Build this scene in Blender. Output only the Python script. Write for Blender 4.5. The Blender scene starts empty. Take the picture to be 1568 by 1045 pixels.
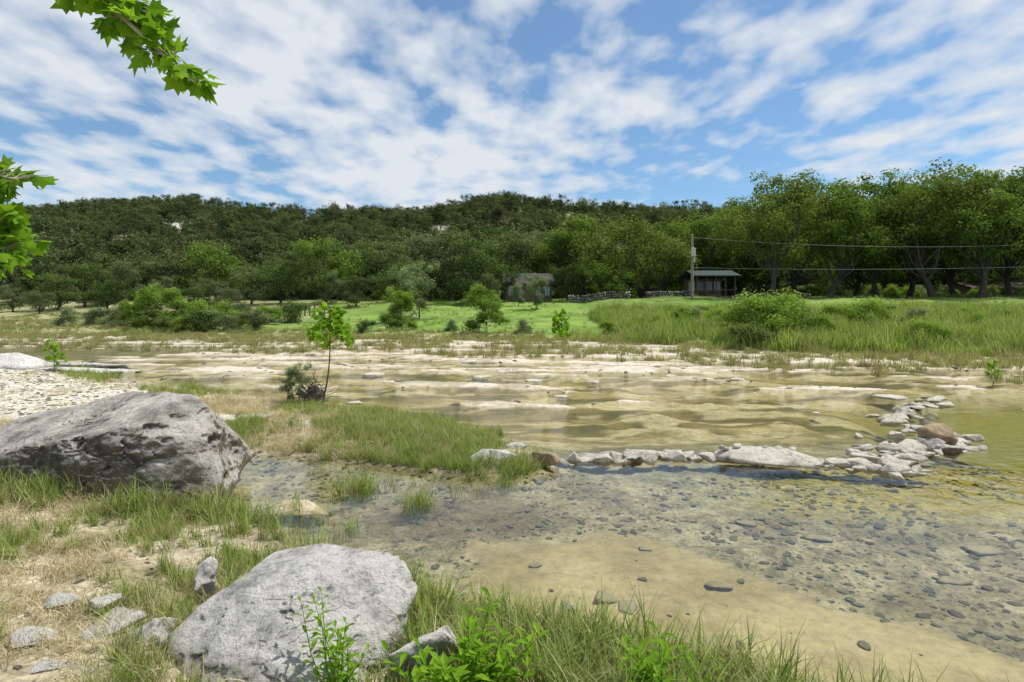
import bpy, bmesh, math, random
import numpy as np
from mathutils import Vector
rng=np.random.default_rng(7); random.seed(7)
sc=bpy.context.scene
H_CAM=2.2; F=871.0
# ---------------------------------------------------------------- utils
def sm(a,b,x):
    t=np.clip((x-a)/(b-a),0,1); return t*t*(3-2*t)
def _h(ix,iy,iz):
    n=(ix*374761393+iy*668265263+iz*97531217)&0xffffffff
    n=((n^(n>>13))*1274126177)&0xffffffff
    n=((n^(n>>16))*1246822519)&0xffffffff
    return ((n^(n>>15))&0xffffff)/16777215.0
def vn(x,y,z=None):
    x=np.asarray(x,float);y=np.asarray(y,float)
    if z is None:
        ix=np.floor(x).astype(np.int64);iy=np.floor(y).astype(np.int64)
        fx=x-ix;fy=y-iy;fx=fx*fx*(3-2*fx);fy=fy*fy*(3-2*fy);o=np.zeros_like(ix)
        a=_h(ix,iy,o);b=_h(ix+1,iy,o);c=_h(ix,iy+1,o);d=_h(ix+1,iy+1,o)
        return (a*(1-fx)+b*fx)*(1-fy)+(c*(1-fx)+d*fx)*fy
    z=np.asarray(z,float)
    iz=np.floor(z).astype(np.int64);fz=z-iz;fz=fz*fz*(3-2*fz)
    ix=np.floor(x).astype(np.int64);iy=np.floor(y).astype(np.int64)
    fx=x-ix;fy=y-iy;fx=fx*fx*(3-2*fx);fy=fy*fy*(3-2*fy)
    def L(k):
        return (_h(ix,iy,k)*(1-fx)+_h(ix+1,iy,k)*fx)*(1-fy)+(_h(ix,iy+1,k)*(1-fx)+_h(ix+1,iy+1,k)*fx)*fy
    return L(iz)*(1-fz)+L(iz+1)*fz
def fbm(x,y,z=None,o=4):
    s=0;a=.5;t=0;f=1.0
    for i in range(o):
        s=s+a*vn(x*f+17.3*i,y*f-9.1*i,None if z is None else z*f+5.7*i);t+=a;a*=.5;f*=2.03
    return s/t
def mesh_from(name,V,Fc,mats=(),midx=None,smooth=False,attrs=None):
    V=np.asarray(V,np.float32);me=bpy.data.meshes.new(name)
    if not isinstance(Fc,list): Fc=[Fc]
    elif not isinstance(Fc[0],np.ndarray): Fc=[np.array(Fc)]
    Fc=[np.asarray(f,np.int32) for f in Fc if len(f)]
    starts=[];o=0
    for f in Fc:
        starts.append(o+np.arange(len(f))*f.shape[1]);o+=f.size
    me.vertices.add(len(V));me.vertices.foreach_set('co',V.ravel())
    me.loops.add(o);me.loops.foreach_set('vertex_index',np.concatenate([f.ravel() for f in Fc]))
    n=sum(len(f) for f in Fc);me.polygons.add(n)
    me.polygons.foreach_set('loop_start',np.concatenate(starts).astype(np.int32))
    for m in mats: me.materials.append(m)
    if midx is not None: me.polygons.foreach_set('material_index',np.asarray(midx,np.int32))
    me.update(calc_edges=True)
    sh=np.full(n,bool(smooth)) if np.isscalar(smooth) else smooth
    me.polygons.foreach_set('use_smooth',sh)
    if attrs:
        for k,(typ,arr) in attrs.items():
            a=me.attributes.new(k,typ,'POINT')
            a.data.foreach_set('color' if typ=='FLOAT_COLOR' else ('vector' if typ=='FLOAT_VECTOR' else 'value'),np.asarray(arr,np.float32 if typ!='INT' else np.int32).ravel())
    me.validate();return me
def link(name,me,loc=(0,0,0),rz=0,s=1,parent=None):
    o=bpy.data.objects.new(name,me);sc.collection.objects.link(o)
    o.location=loc;o.rotation_euler=(0,0,rz);o.scale=(s,s,s) if np.isscalar(s) else s
    if parent: o.parent=parent
    return o
class Geo:
    def __init__(s): s.V=[];s.Q=[];s.T=[];s.mq=[];s.mt=[];s.tint=[];s.n=0
    def add(s,V,Fc,m=0,tint=.5):
        V=np.asarray(V,float);Fc=np.asarray(Fc,int)
        if Fc.shape[1]==4: s.Q.append(Fc+s.n);s.mq.append(np.full(len(Fc),m))
        else: s.T.append(Fc+s.n);s.mt.append(np.full(len(Fc),m))
        s.V.append(V);s.tint.append(np.full(len(V),tint) if np.isscalar(tint) else tint);s.n+=len(V)
    def mesh(s,name,mats,smooth_m=()):
        Fc=[];mi=[]
        if s.Q: Fc.append(np.concatenate(s.Q));mi.append(np.concatenate(s.mq))
        if s.T: Fc.append(np.concatenate(s.T));mi.append(np.concatenate(s.mt))
        mi=np.concatenate(mi)
        return mesh_from(name,np.concatenate(s.V),Fc,mats,mi,np.isin(mi,list(smooth_m)),{'tint':('FLOAT',np.concatenate(s.tint))})
def tube(P,R,n=6):
    P=np.asarray(P,float);R=np.asarray(R,float)
    T=np.gradient(P,axis=0);T/=np.linalg.norm(T,axis=1)[:,None]+1e-9
    ref=np.array([0.31,.95,.05]) if abs(T[0,2])>.6 else np.array([0.05,.1,.99])
    A=np.cross(T,ref);A/=np.linalg.norm(A,axis=1)[:,None]+1e-9;B=np.cross(T,A)
    an=np.linspace(0,2*np.pi,n,endpoint=False)
    V=P[:,None]+R[:,None,None]*(np.cos(an)[None,:,None]*A[:,None]+np.sin(an)[None,:,None]*B[:,None])
    q=[]
    for i in range(len(P)-1):
        for j in range(n):
            k=(j+1)%n;q.append((i*n+j,i*n+k,(i+1)*n+k,(i+1)*n+j))
    return V.reshape(-1,3),np.array(q)
def box(x0,x1,y0,y1,z0,z1):
    V=[(x0,y0,z0),(x1,y0,z0),(x1,y1,z0),(x0,y1,z0),(x0,y0,z1),(x1,y0,z1),(x1,y1,z1),(x0,y1,z1)]
    return np.array(V),np.array([(3,2,1,0),(4,5,6,7),(0,1,5,4),(1,2,6,5),(2,3,7,6),(3,0,4,7)])
# ---------------------------------------------------------------- materials
def newmat(name):
    m=bpy.data.materials.new(name);m.use_nodes=True;nt=m.node_tree;nt.nodes.clear()
    return m,nt,nt.nodes,nt.links
def N(nd,t,**k):
    n=nd.new(t)
    for a,v in k.items(): setattr(n,a,v)
    return n
def ramp(nd,pts):
    r=nd.new('ShaderNodeValToRGB');e=r.color_ramp.elements
    while len(e)<len(pts): e.new(.5)
    for i,(p,c) in enumerate(pts): e[i].position=p;e[i].color=(*c,1) if len(c)==3 else c
    return r
def leaf_mat(name,dark,light,trans=.35,rough=.6,vary=.5,alt=None):
    m,nt,nd,L=newmat(name)
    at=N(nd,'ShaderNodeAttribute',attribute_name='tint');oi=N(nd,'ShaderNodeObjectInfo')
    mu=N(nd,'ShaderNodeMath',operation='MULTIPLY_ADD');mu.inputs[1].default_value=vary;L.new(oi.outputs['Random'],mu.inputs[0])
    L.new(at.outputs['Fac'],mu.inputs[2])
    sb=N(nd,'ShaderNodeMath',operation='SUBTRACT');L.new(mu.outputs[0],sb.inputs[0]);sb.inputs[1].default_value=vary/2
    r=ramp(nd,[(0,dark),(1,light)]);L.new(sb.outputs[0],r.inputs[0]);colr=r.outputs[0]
    if alt:
        r2=ramp(nd,[(0,tuple(c*.5 for c in alt)),(1,alt)]);L.new(sb.outputs[0],r2.inputs[0])
        md=N(nd,'ShaderNodeMath',operation='MULTIPLY');L.new(oi.outputs['Random'],md.inputs[0]);md.inputs[1].default_value=7.31
        fr=N(nd,'ShaderNodeMath',operation='FRACT');L.new(md.outputs[0],fr.inputs[0])
        mr=N(nd,'ShaderNodeMapRange');mr.inputs[1].default_value=.45;mr.inputs[2].default_value=1;L.new(fr.outputs[0],mr.inputs[0])
        ma=N(nd,'ShaderNodeMix',data_type='RGBA');L.new(mr.outputs[0],ma.inputs[0]);L.new(colr,ma.inputs[6]);L.new(r2.outputs[0],ma.inputs[7]);colr=ma.outputs[2]
    p=N(nd,'ShaderNodeBsdfDiffuse');L.new(colr,p.inputs[0])
    t=N(nd,'ShaderNodeBsdfTranslucent')
    g=N(nd,'ShaderNodeMix',data_type='RGBA',blend_type='MULTIPLY');g.inputs[0].default_value=1
    L.new(colr,g.inputs[6]);g.inputs[7].default_value=(1.3,1.25,.6,1);L.new(g.outputs[2],t.inputs[0])
    mx=N(nd,'ShaderNodeMixShader');mx.inputs[0].default_value=trans
    L.new(p.outputs[0],mx.inputs[1]);L.new(t.outputs[0],mx.inputs[2])
    o=N(nd,'ShaderNodeOutputMaterial');L.new(mx.outputs[0],o.inputs[0]);return m
def noisy_mat(name,c1,c2,scale=3,rough=.85,bump=.4,bd=.02,coord='Object',stretch=(1,1,1)):
    m,nt,nd,L=newmat(name)
    tc=N(nd,'ShaderNodeTexCoord');mp=N(nd,'ShaderNodeMapping');mp.inputs['Scale'].default_value=stretch
    L.new(tc.outputs[coord],mp.inputs[0])
    n=N(nd,'ShaderNodeTexNoise');n.inputs['Scale'].default_value=scale;n.inputs['Detail'].default_value=8;n.inputs['Roughness'].default_value=.65
    L.new(mp.outputs[0],n.inputs[0])
    r=ramp(nd,[(.32,c1),(.68,c2)]);L.new(n.outputs[0],r.inputs[0])
    p=N(nd,'ShaderNodeBsdfPrincipled');L.new(r.outputs[0],p.inputs['Base Color']);p.inputs['Roughness'].default_value=rough
    b=N(nd,'ShaderNodeBump');b.inputs['Strength'].default_value=bump;b.inputs['Distance'].default_value=bd
    L.new(n.outputs[0],b.inputs['Height']);L.new(b.outputs[0],p.inputs['Normal'])
    o=N(nd,'ShaderNodeOutputMaterial');L.new(p.outputs[0],o.inputs[0]);return m
def rock_mat(name,base=(.46,.43,.37),dark=(.16,.155,.14),stain=.5,vary=False,sc_=1.0,side_shade=None):
    m,nt,nd,L=newmat(name);tc=N(nd,'ShaderNodeTexCoord')
    n1=N(nd,'ShaderNodeTexNoise');n1.inputs['Scale'].default_value=2.1*sc_;n1.inputs['Detail'].default_value=10;n1.inputs['Roughness'].default_value=.72
    n2=N(nd,'ShaderNodeTexNoise');n2.inputs['Scale'].default_value=12*sc_;n2.inputs['Detail'].default_value=9;n2.inputs['Roughness'].default_value=.75
    vo=N(nd,'ShaderNodeTexVoronoi');vo.inputs['Scale'].default_value=11*sc_
    for n in(n1,n2): L.new(tc.outputs['Object'],n.inputs[0])
    ad=N(nd,'ShaderNodeVectorMath',operation='MULTIPLY_ADD');L.new(n2.outputs[1],ad.inputs[0]);ad.inputs[1].default_value=(.2,.2,.2);L.new(tc.outputs['Object'],ad.inputs[2]);L.new(ad.outputs[0],vo.inputs[0])
    r1=ramp(nd,[(.36,dark),(.36+.2*stain+.02,base),(.8,tuple(min(1,c*1.15) for c in base))]);L.new(n1.outputs[0],r1.inputs[0])
    r2=ramp(nd,[(.34,(.42,.41,.39)),(.47,(.95,.95,.95)),(.68,(1.12,1.12,1.12))]);L.new(n2.outputs[0],r2.inputs[0])
    mx=N(nd,'ShaderNodeMix',data_type='RGBA',blend_type='MULTIPLY');mx.inputs[0].default_value=.9;L.new(r1.outputs[0],mx.inputs[6]);L.new(r2.outputs[0],mx.inputs[7])
    r3=ramp(nd,[(0,(.3,.27,.24)),(.1,(.8,.8,.8)),(.2,(1,1,1))]);L.new(vo.outputs[0],r3.inputs[0])
    m2=N(nd,'ShaderNodeMix',data_type='RGBA',blend_type='MULTIPLY');m2.inputs[0].default_value=.7;L.new(mx.outputs[2],m2.inputs[6]);L.new(r3.outputs[0],m2.inputs[7])
    out=m2.outputs[2]
    if side_shade:   # shade painted into the colour: steep faces darker brown-grey, tops left pale
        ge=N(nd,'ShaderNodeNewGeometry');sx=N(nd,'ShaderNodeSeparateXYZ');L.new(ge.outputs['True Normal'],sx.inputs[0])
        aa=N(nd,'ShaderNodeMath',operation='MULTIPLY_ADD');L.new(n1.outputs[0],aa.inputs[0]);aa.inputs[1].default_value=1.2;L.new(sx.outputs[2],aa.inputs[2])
        rs=ramp(nd,[(.8,side_shade),(1.0,(1,1,1))]);L.new(aa.outputs[0],rs.inputs[0])
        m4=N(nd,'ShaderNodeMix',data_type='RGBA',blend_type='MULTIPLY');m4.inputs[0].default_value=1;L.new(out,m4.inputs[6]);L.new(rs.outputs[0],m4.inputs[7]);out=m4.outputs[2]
    if vary:
        oi=N(nd,'ShaderNodeObjectInfo');rv=ramp(nd,[(0,(.6,.56,.5)),(.5,(.9,.88,.82)),(1,(1.15,1.1,1))]);L.new(oi.outputs['Random'],rv.inputs[0])
        m3=N(nd,'ShaderNodeMix',data_type='RGBA',blend_type='MULTIPLY');m3.inputs[0].default_value=1;L.new(out,m3.inputs[6]);L.new(rv.outputs[0],m3.inputs[7]);out=m3.outputs[2]
    p=N(nd,'ShaderNodeBsdfPrincipled');L.new(out,p.inputs['Base Color']);p.inputs['Roughness'].default_value=.92;p.inputs['Specular IOR Level'].default_value=.2
    s=N(nd,'ShaderNodeMath',operation='MULTIPLY_ADD');L.new(n1.outputs[0],s.inputs[0]);s.inputs[1].default_value=2.;L.new(n2.outputs[0],s.inputs[2])
    s2=N(nd,'ShaderNodeMath',operation='MULTIPLY_ADD');L.new(r3.outputs[0],s2.inputs[0]);s2.inputs[1].default_value=.3;L.new(s.outputs[0],s2.inputs[2])
    b=N(nd,'ShaderNodeBump');b.inputs['Strength'].default_value=1;b.inputs['Distance'].default_value=.08/sc_;L.new(s2.outputs[0],b.inputs['Height']);L.new(b.outputs[0],p.inputs['Normal'])
    o=N(nd,'ShaderNodeOutputMaterial');L.new(p.outputs[0],o.inputs[0]);return m
M_bark=noisy_mat('bark',(.03,.025,.02),(.09,.075,.06),scale=6,stretch=(1,1,.25))
M_sybark=noisy_mat('sycamore_bark',(.2,.17,.12),(.42,.4,.33),scale=5)
M_pecan=leaf_mat('pecan_leaves',(.03,.065,.014),(.21,.31,.07),.33,vary=.35,alt=(.18,.24,.065))
M_oak=leaf_mat('oak_leaves',(.03,.06,.02),(.155,.225,.07),.28,vary=.5,alt=(.18,.22,.12))
M_bright=leaf_mat('bright_leaves',(.07,.13,.02),(.27,.4,.08),.38,vary=.3)
M_grey=leaf_mat('grey_green_leaves',(.09,.13,.06),(.29,.36,.19),.3,vary=.3)
M_hill=leaf_mat('juniper_leaves',(.03,.055,.022),(.13,.175,.07),.28,vary=.8,alt=(.15,.16,.085))
M_syc=leaf_mat('sycamore_leaves',(.08,.2,.015),(.26,.43,.04),.5,.45,vary=.1)
M_grass=leaf_mat('grass_blades',(.1,.16,.03),(.35,.43,.13),.35,vary=.5,alt=(.46,.44,.23))
M_reed=leaf_mat('reed_blades',(.11,.2,.035),(.36,.46,.14),.35,vary=.7,alt=(.42,.43,.2))
M_mix=leaf_mat('sedge_blades',(.15,.17,.06),(.37,.38,.18),.35,vary=.6,alt=(.4,.33,.2))
M_dry=leaf_mat('dry_grass_blades',(.32,.27,.16),(.68,.6,.43),.3,vary=.6)
M_rock=rock_mat('limestone',(.76,.73,.67),(.34,.33,.3),.6,side_shade=(.56,.54,.51))
M_rock2=rock_mat('weathered_shaded_limestone',(.66,.62,.55),(.24,.22,.19),1.0,side_shade=(.4,.36,.3))
M_pale=rock_mat('pale_limestone',(.72,.66,.56),(.4,.35,.28),.4)
M_peb=rock_mat('pebble_stone',(.46,.43,.36),(.34,.31,.25),.4,vary=True)
# ---------------------------------------------------------------- terrain
bank=np.array([(30,-6),(10,-1.5),(4,1.7),(1.9,2.95),(.92,3.42),(.31,3.75),(-.69,4.2),(-1.41,5.0),(-2.3,5.4),(-3.1,5.95),(-4.1,7.9),(-4.2,8.9),(-2.7,8.5),(-.73,7.75),(.32,7.8),(.45,8.6),(-.51,10.1),(-1.92,11.6),(-4.2,12.6),(-5.5,14.2),(-8.1,15.2),(-12.5,18.2),(-16.3,21.5),(-23,25),(-60,30),(-60,-40),(30,-40)],float)
sandp=np.array([(-.45,5.8),(.9,5.8),(2.1,5.3),(2.7,4.4),(3.5,3.6),(4.8,2.7),(7,1),(1.5,2.4),(.6,3.2),(-.5,4.2)],float)
def sdp(P,x,y):
    x=x.ravel();y=y.ravel();d=np.full(x.shape,1e9);ins=np.zeros(x.shape,bool)
    n=len(P)
    for i in range(n):
        a=P[i];b=P[(i+1)%n];e=b-a;wx=x-a[0];wy=y-a[1]
        t=np.clip((wx*e[0]+wy*e[1])/(e@e),0,1)
        d=np.minimum(d,(wx-e[0]*t)**2+(wy-e[1]*t)**2)
        c=((a[1]>y)!=(b[1]>y))
        with np.errstate(divide='ignore',invalid='ignore'):
            xi=(b[0]-a[0])*(y-a[1])/(b[1]-a[1])+a[0]
        ins^=c&(x<xi)
    return np.where(ins,1,-1)*np.sqrt(d)
def ybank(x): return np.interp(x,[-90,-60,-30,0,8,12,23,50,100],[56,54,48,42,39,31.5,26.5,23,20])
RX=[-500,-234,-190,-135,-85,-25,0,65,150,235,500];RZ=[40,45,50,51,49,52,53,50,51,52,52]
def terrain(x,y,color=False):
    shp=x.shape;x=x.ravel().astype(float);y=y.ravel().astype(float)
    sd=sdp(bank,x,y)+(fbm(x*1.3,y*1.3,o=4)-.5)*.55
    s=y-ybank(x)+(fbm(x*.35,y*.35,o=3)-.5)*3
    led=.6*fbm(x*.2+40,y*.85+x*.1,o=5)+.4*fbm(x*.7+10,y*2.2+x*.2,o=4)
    midm=sm(8.3,11,y)
    bias=-.12+.115*sm(13,25,y+.25*x)+.06*sm(-12,-3,s)-.12*sm(-14,-26,x)*sm(40,30,y)
    q=(led-.5)*.95+bias
    q=np.where(q>0,q*.4,q)
    st=np.floor(q/.04)*.04+.04*sm(.6,1,(q/.04)%1)
    zl=np.clip(.3*q+.7*st,-.2,.1)+(fbm(x*2.5,y*5,o=3)-.5)*.04
    near=-.13-.07*fbm(x*.9,y*.9,o=3)+(fbm(x*6,y*6,o=3)-.5)*.03
    ssd=sdp(sandp,x,y)+(fbm(x*1.5+3,y*1.5,o=4)-.5)*.9
    sand=sm(-.22,.22,ssd)
    near=near+.05*sand
    zr=near*(1-midm)+zl*midm
    dp=sm(1.25,.8,np.hypot((x-12.5)/5.6,(y-10.8)/3.9)+(fbm(x*.7,y*.7,o=2)-.5)*.3)
    zr=zr*(1-dp)-.55*dp
    land=.02+.2*sm(0,2.6,sd)+(fbm(x*2,y*2,o=4)-.5)*.07*sm(0,.5,sd)+.25*sm(3,9,sd)
    z=np.where(sd>0,land,zr*sm(0,.7,-sd)+.02*(1-sm(0,.1,-sd)))
    far=np.interp(s,[0,2,6,14,20,33,46,400],[.05,.35,.55,1.1,1.6,3.0,3.9,4.3])+(fbm(x*.3,y*.3,o=3)-.5)*.6*sm(0,4,s)
    z=np.where(s>0,far,np.where(s>-3,z+(.05-np.minimum(z,.05))*sm(-3,0,s),z))
    y0=np.interp(x,[-120,-60,-20,400],[70,88,112,116])
    t=np.clip((y-y0)/(262-y0),0,1);hz=(np.interp(x,RX,RZ)-9)*(t*t*(3-2*t)*.5+.5*t)
    hz=hz+(fbm(x*.02,y*.02,o=4)-.5)*11*sm(0,.3,t)-10*sm(270,400,y)
    z=z+np.where(s>0,hz,0)
    if not color: return z.reshape(shp)
    def C(c): return np.array(c,float)
    n1=fbm(x*1.1,y*1.1,o=4)[:,None];n2=fbm(x*5,y*5,o=3)[:,None]
    n3=fbm(x*.3+9,y*2.2,o=5)[:,None]
    def mix(a,b,m):
        m=m if m.ndim==2 else m[:,None]
        return a*(1-m)+b*m
    gcol=mix(C((.25,.23,.17)),C((.38,.35,.28)),sm(.35,.65,n2))
    gcol=mix(gcol,C((.15,.13,.08)),sm(.5,.72,n1)*.6)
    gcol=mix(gcol,C((.13,.1,.055)),(sm(1.1,.2,np.hypot((x+.8)/1.9,(y-6.5)/1.2))*.75))
    scol=mix(C((.3,.25,.15)),C((.42,.36,.24)),sm(.3,.7,fbm(x*1.7,y*1.7,o=5))[:,None])
    ncol=mix(gcol,scol,sand)
    ol=sm(1.6,4.5,x)*sm(5.9,7.0,y)*sm(9,8,y)
    ncol=mix(ncol,C((.34,.29,.08)),ol*.85)
    lcol=mix(C((.25,.2,.085)),C((.42,.35,.19)),sm(.38,.58,n3)); lcol=mix(lcol,C((.11,.095,.035)),sm(.49,.6,.5*fbm(x*.35+70,y*2.1,o=5)+.5*fbm(x*1.1+7,y*4,o=4))*.9)
    lcol=mix(lcol,C((.64,.57,.44)),sm(.52,.58,.6*fbm(x*.4+30,y*2.6,o=5)+.4*fbm(x*1.3+3,y*5,o=3))*.75)
    dryrock=mix(C((.46,.4,.32)),C((.66,.59,.5)),n2)
    dryrock=mix(dryrock,C((.28,.25,.16)),sm(.45,.65,n1)*.65)
    lcol=mix(lcol,dryrock,sm(-.025,.01,z)*(1-dp))
    lcol=mix(lcol,C((.17,.15,.06)),sm(-10,-22,x)*sm(20,24,y)*sm(44,38,y)*sm(.01,-.03,z)*.8)
    rcol=mix(ncol,lcol,midm)
    rcol=mix(rcol,C((.25,.235,.045)),dp)
    soil=mix(C((.36,.31,.22)),C((.54,.48,.38)),n2);soil=mix(soil,C((.22,.2,.1)),sm(.48,.68,n1)*.7)
    grav=mix(C((.5,.47,.4)),C((.62,.59,.52)),n2)
    bc=mix(soil,grav,sm(8.5,10.5,y)*sm(.2,1.0,sd))
    bc=mix(bc,C((.2,.16,.1)),sm(.25,0,sd)*.7)
    col=mix(rcol,bc,sm(-.1,.05,sd))
    lawn=mix(C((.09,.16,.028)),C((.19,.29,.055)),sm(.3,.7,.5*fbm(x*.15,y*.3,o=4)+.5*fbm(x*.9,y*.9,o=3))[:,None])
    rough=mix(C((.18,.21,.07)),C((.35,.33,.18)),sm(.35,.65,n1))
    lm=sm(-34,-20,x+(fbm(x*.1,y*.1,o=3)-.5)*20)*sm(1.5,4,s)
    lm=lm*(1-sm(9,14,x)*sm(27,20,s))
    lm=np.clip(lm*(.95+1.4*(fbm(x*.4,y*.6,o=4)-.5)),0,1)
    fc=mix(rough,lawn,lm)
    fc=mix(fc,C((.045,.06,.022)),sm(40,50,s))
    hill=mix(C((.08,.085,.04)),C((.18,.17,.1)),sm(.4,.7,fbm(x*.1,y*.1,o=4))[:,None])
    hill=mix(hill,C((.5,.47,.41)),sm(.56,.63,fbm(x*.045+5,y*.06,o=4))*sm(.35,.6,t))
    fc=mix(fc,hill,sm(0,.08,t))
    col=mix(col,fc,sm(-.2,.3,s))
    grm=np.clip((1-sand)*(1-midm)*(1-dp)+ .7*sm(8.5,10,y)*sm(0,1,sd)+.3*midm,0,1)*sm(.5,-.5,s)
    return z.reshape(shp),np.clip(col,0,1),grm
def hz(x,y): return terrain(np.atleast_1d(np.float64(x)),np.atleast_1d(np.float64(y)))
xs=4.2*np.sinh(np.linspace(-6.4,6.4,1040));ys=np.concatenate([-np.geomspace(60,.8,26),np.linspace(-.4,1.6,14),np.geomspace(1.65,62,400),np.geomspace(63.5,2400,120)])
X,Y=np.meshgrid(xs,ys);Z,COL,GR=terrain(X,Y,True)
ny,nx=X.shape;idx=np.arange(nx*ny).reshape(ny,nx)
Q=np.stack([idx[:-1,:-1],idx[:-1,1:],idx[1:,1:],idx[1:,:-1]],-1).reshape(-1,4)
def ground_mat():
    m,nt,nd,L=newmat('river_ground')
    a=N(nd,'ShaderNodeAttribute',attribute_name='col');g=N(nd,'ShaderNodeAttribute',attribute_name='gravel')
    ge=N(nd,'ShaderNodeNewGeometry')
    wn=N(nd,'ShaderNodeTexNoise');wn.inputs['Scale'].default_value=5;L.new(ge.outputs['Position'],wn.inputs[0])
    wd=N(nd,'ShaderNodeVectorMath',operation='MULTIPLY_ADD');L.new(wn.outputs[1],wd.inputs[0]);wd.inputs[1].default_value=(.12,.12,0);L.new(ge.outputs['Position'],wd.inputs[2])
    v=N(nd,'ShaderNodeTexVoronoi');v.inputs['Scale'].default_value=9;v.inputs['Randomness'].default_value=1;L.new(wd.outputs[0],v.inputs[0])
    v2=N(nd,'ShaderNodeTexVoronoi');v2.inputs['Scale'].default_value=26;L.new(wd.outputs[0],v2.inputs[0])
    sp=N(nd,'ShaderNodeSeparateColor');L.new(v.outputs['Color'],sp.inputs[0])
    sp2=N(nd,'ShaderNodeSeparateColor');L.new(v2.outputs['Color'],sp2.inputs[0])
    avg=N(nd,'ShaderNodeMath',operation='MULTIPLY_ADD');L.new(sp.outputs[0],avg.inputs[0]);avg.inputs[1].default_value=.5
    hf=N(nd,'ShaderNodeMath',operation='MULTIPLY');L.new(sp2.outputs[0],hf.inputs[0]);hf.inputs[1].default_value=.5;L.new(hf.outputs[0],avg.inputs[2])
    r=ramp(nd,[(.1,(.7,.67,.62)),(.5,(1,.99,.96)),(.9,(1.25,1.24,1.2))]);L.new(avg.outputs[0],r.inputs[0])
    r2=ramp(nd,[(0,(1,1,1)),(.5,(1,1,1)),(.8,(.7,.67,.6))]);L.new(v2.outputs['Distance'],r2.inputs[0])
    mm=N(nd,'ShaderNodeMix',data_type='RGBA',blend_type='MULTIPLY');mm.inputs[0].default_value=1;L.new(r.outputs[0],mm.inputs[6]);L.new(r2.outputs[0],mm.inputs[7])
    m1=N(nd,'ShaderNodeMix',data_type='RGBA',blend_type='MULTIPLY');L.new(g.outputs['Fac'],m1.inputs[0]);L.new(a.outputs['Color'],m1.inputs[6]);L.new(mm.outputs[2],m1.inputs[7])
    n=N(nd,'ShaderNodeTexNoise');n.inputs['Scale'].default_value=9;n.inputs['Detail'].default_value=9;n.inputs['Roughness'].default_value=.75;L.new(ge.outputs['Position'],n.inputs[0])
    rn=ramp(nd,[(.3,(.62,.62,.6)),(.5,(1,1,1)),(.72,(1.3,1.3,1.28))]);L.new(n.outputs[0],rn.inputs[0])
    m2=N(nd,'ShaderNodeMix',data_type='RGBA',blend_type='MULTIPLY');m2.inputs[0].default_value=.9;L.new(m1.outputs[2],m2.inputs[6]);L.new(rn.outputs[0],m2.inputs[7])
    p=N(nd,'ShaderNodeBsdfPrincipled');p.inputs['Roughness'].default_value=.95;p.inputs['Specular IOR Level'].default_value=.1;L.new(m2.outputs[2],p.inputs['Base Color'])
    b=N(nd,'ShaderNodeBump');b.inputs['Strength'].default_value=.6;b.inputs['Distance'].default_value=.03
    L.new(n.outputs[0],b.inputs['Height']);L.new(b.outputs[0],p.inputs['Normal'])
    o=N(nd,'ShaderNodeOutputMaterial');L.new(p.outputs[0],o.inputs[0]);return m
me=mesh_from('ground',np.stack([X.ravel(),Y.ravel(),Z.ravel()],-1),Q,[ground_mat()],None,True,
  {'col':('FLOAT_COLOR',np.c_[COL,np.ones(len(COL))]),'gravel':('FLOAT',GR)})
link('ground',me)
# ---------------------------------------------------------------- water
def water_mat():
    m,nt,nd,L=newmat('river_water');ge=N(nd,'ShaderNodeNewGeometry')
    sp=N(nd,'ShaderNodeSeparateXYZ');L.new(ge.outputs['Position'],sp.inputs[0])
    mp=N(nd,'ShaderNodeMapping');mp.inputs['Scale'].default_value=(1.0,2.1,1);mp.inputs['Rotation'].default_value=(0,0,.12);L.new(ge.outputs['Position'],mp.inputs[0])
    n1=N(nd,'ShaderNodeTexNoise');n1.inputs['Scale'].default_value=2.8;n1.inputs['Detail'].default_value=6;n1.inputs['Roughness'].default_value=.6;n1.inputs['Distortion'].default_value=.8;L.new(mp.outputs[0],n1.inputs[0])
    n2=N(nd,'ShaderNodeTexNoise');n2.inputs['Scale'].default_value=3.0;n2.inputs['Detail'].default_value=4;n2.inputs['Distortion'].default_value=.5;L.new(ge.outputs['Position'],n2.inputs[0])
    mr=N(nd,'ShaderNodeMapRange');mr.inputs[1].default_value=8;mr.inputs[2].default_value=10.5;L.new(sp.outputs[1],mr.inputs[0])
    a=N(nd,'ShaderNodeMath',operation='MULTIPLY');L.new(n1.outputs[0],a.inputs[0]);L.new(mr.outputs[0],a.inputs[1])
    a2=N(nd,'ShaderNodeMath',operation='MULTIPLY_ADD');L.new(n2.outputs[0],a2.inputs[0]);a2.inputs[1].default_value=.2;L.new(a.outputs[0],a2.inputs[2])
    b=N(nd,'ShaderNodeBump');b.inputs['Strength'].default_value=1;b.inputs['Distance'].default_value=.07;L.new(a2.outputs[0],b.inputs['Height'])
    io=N(nd,'ShaderNodeMapRange');io.inputs[1].default_value=8;io.inputs[2].default_value=11;io.inputs[3].default_value=1.6;io.inputs[4].default_value=1.4;L.new(sp.outputs[1],io.inputs[0])
    fr=N(nd,'ShaderNodeFresnel');L.new(io.outputs[0],fr.inputs[0]);L.new(b.outputs[0],fr.inputs[1])
    tr=N(nd,'ShaderNodeBsdfTransparent');tr.inputs[0].default_value=(.96,.97,.84,1)
    gl=N(nd,'ShaderNodeBsdfGlossy');gl.inputs['Roughness'].default_value=.02;L.new(b.outputs[0],gl.inputs['Normal'])
    mx=N(nd,'ShaderNodeMixShader');L.new(fr.outputs[0],mx.inputs[0]);L.new(tr.outputs[0],mx.inputs[1]);L.new(gl.outputs[0],mx.inputs[2])
    o=N(nd,'ShaderNodeOutputMaterial');L.new(mx.outputs[0],o.inputs[0]);return m
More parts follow.
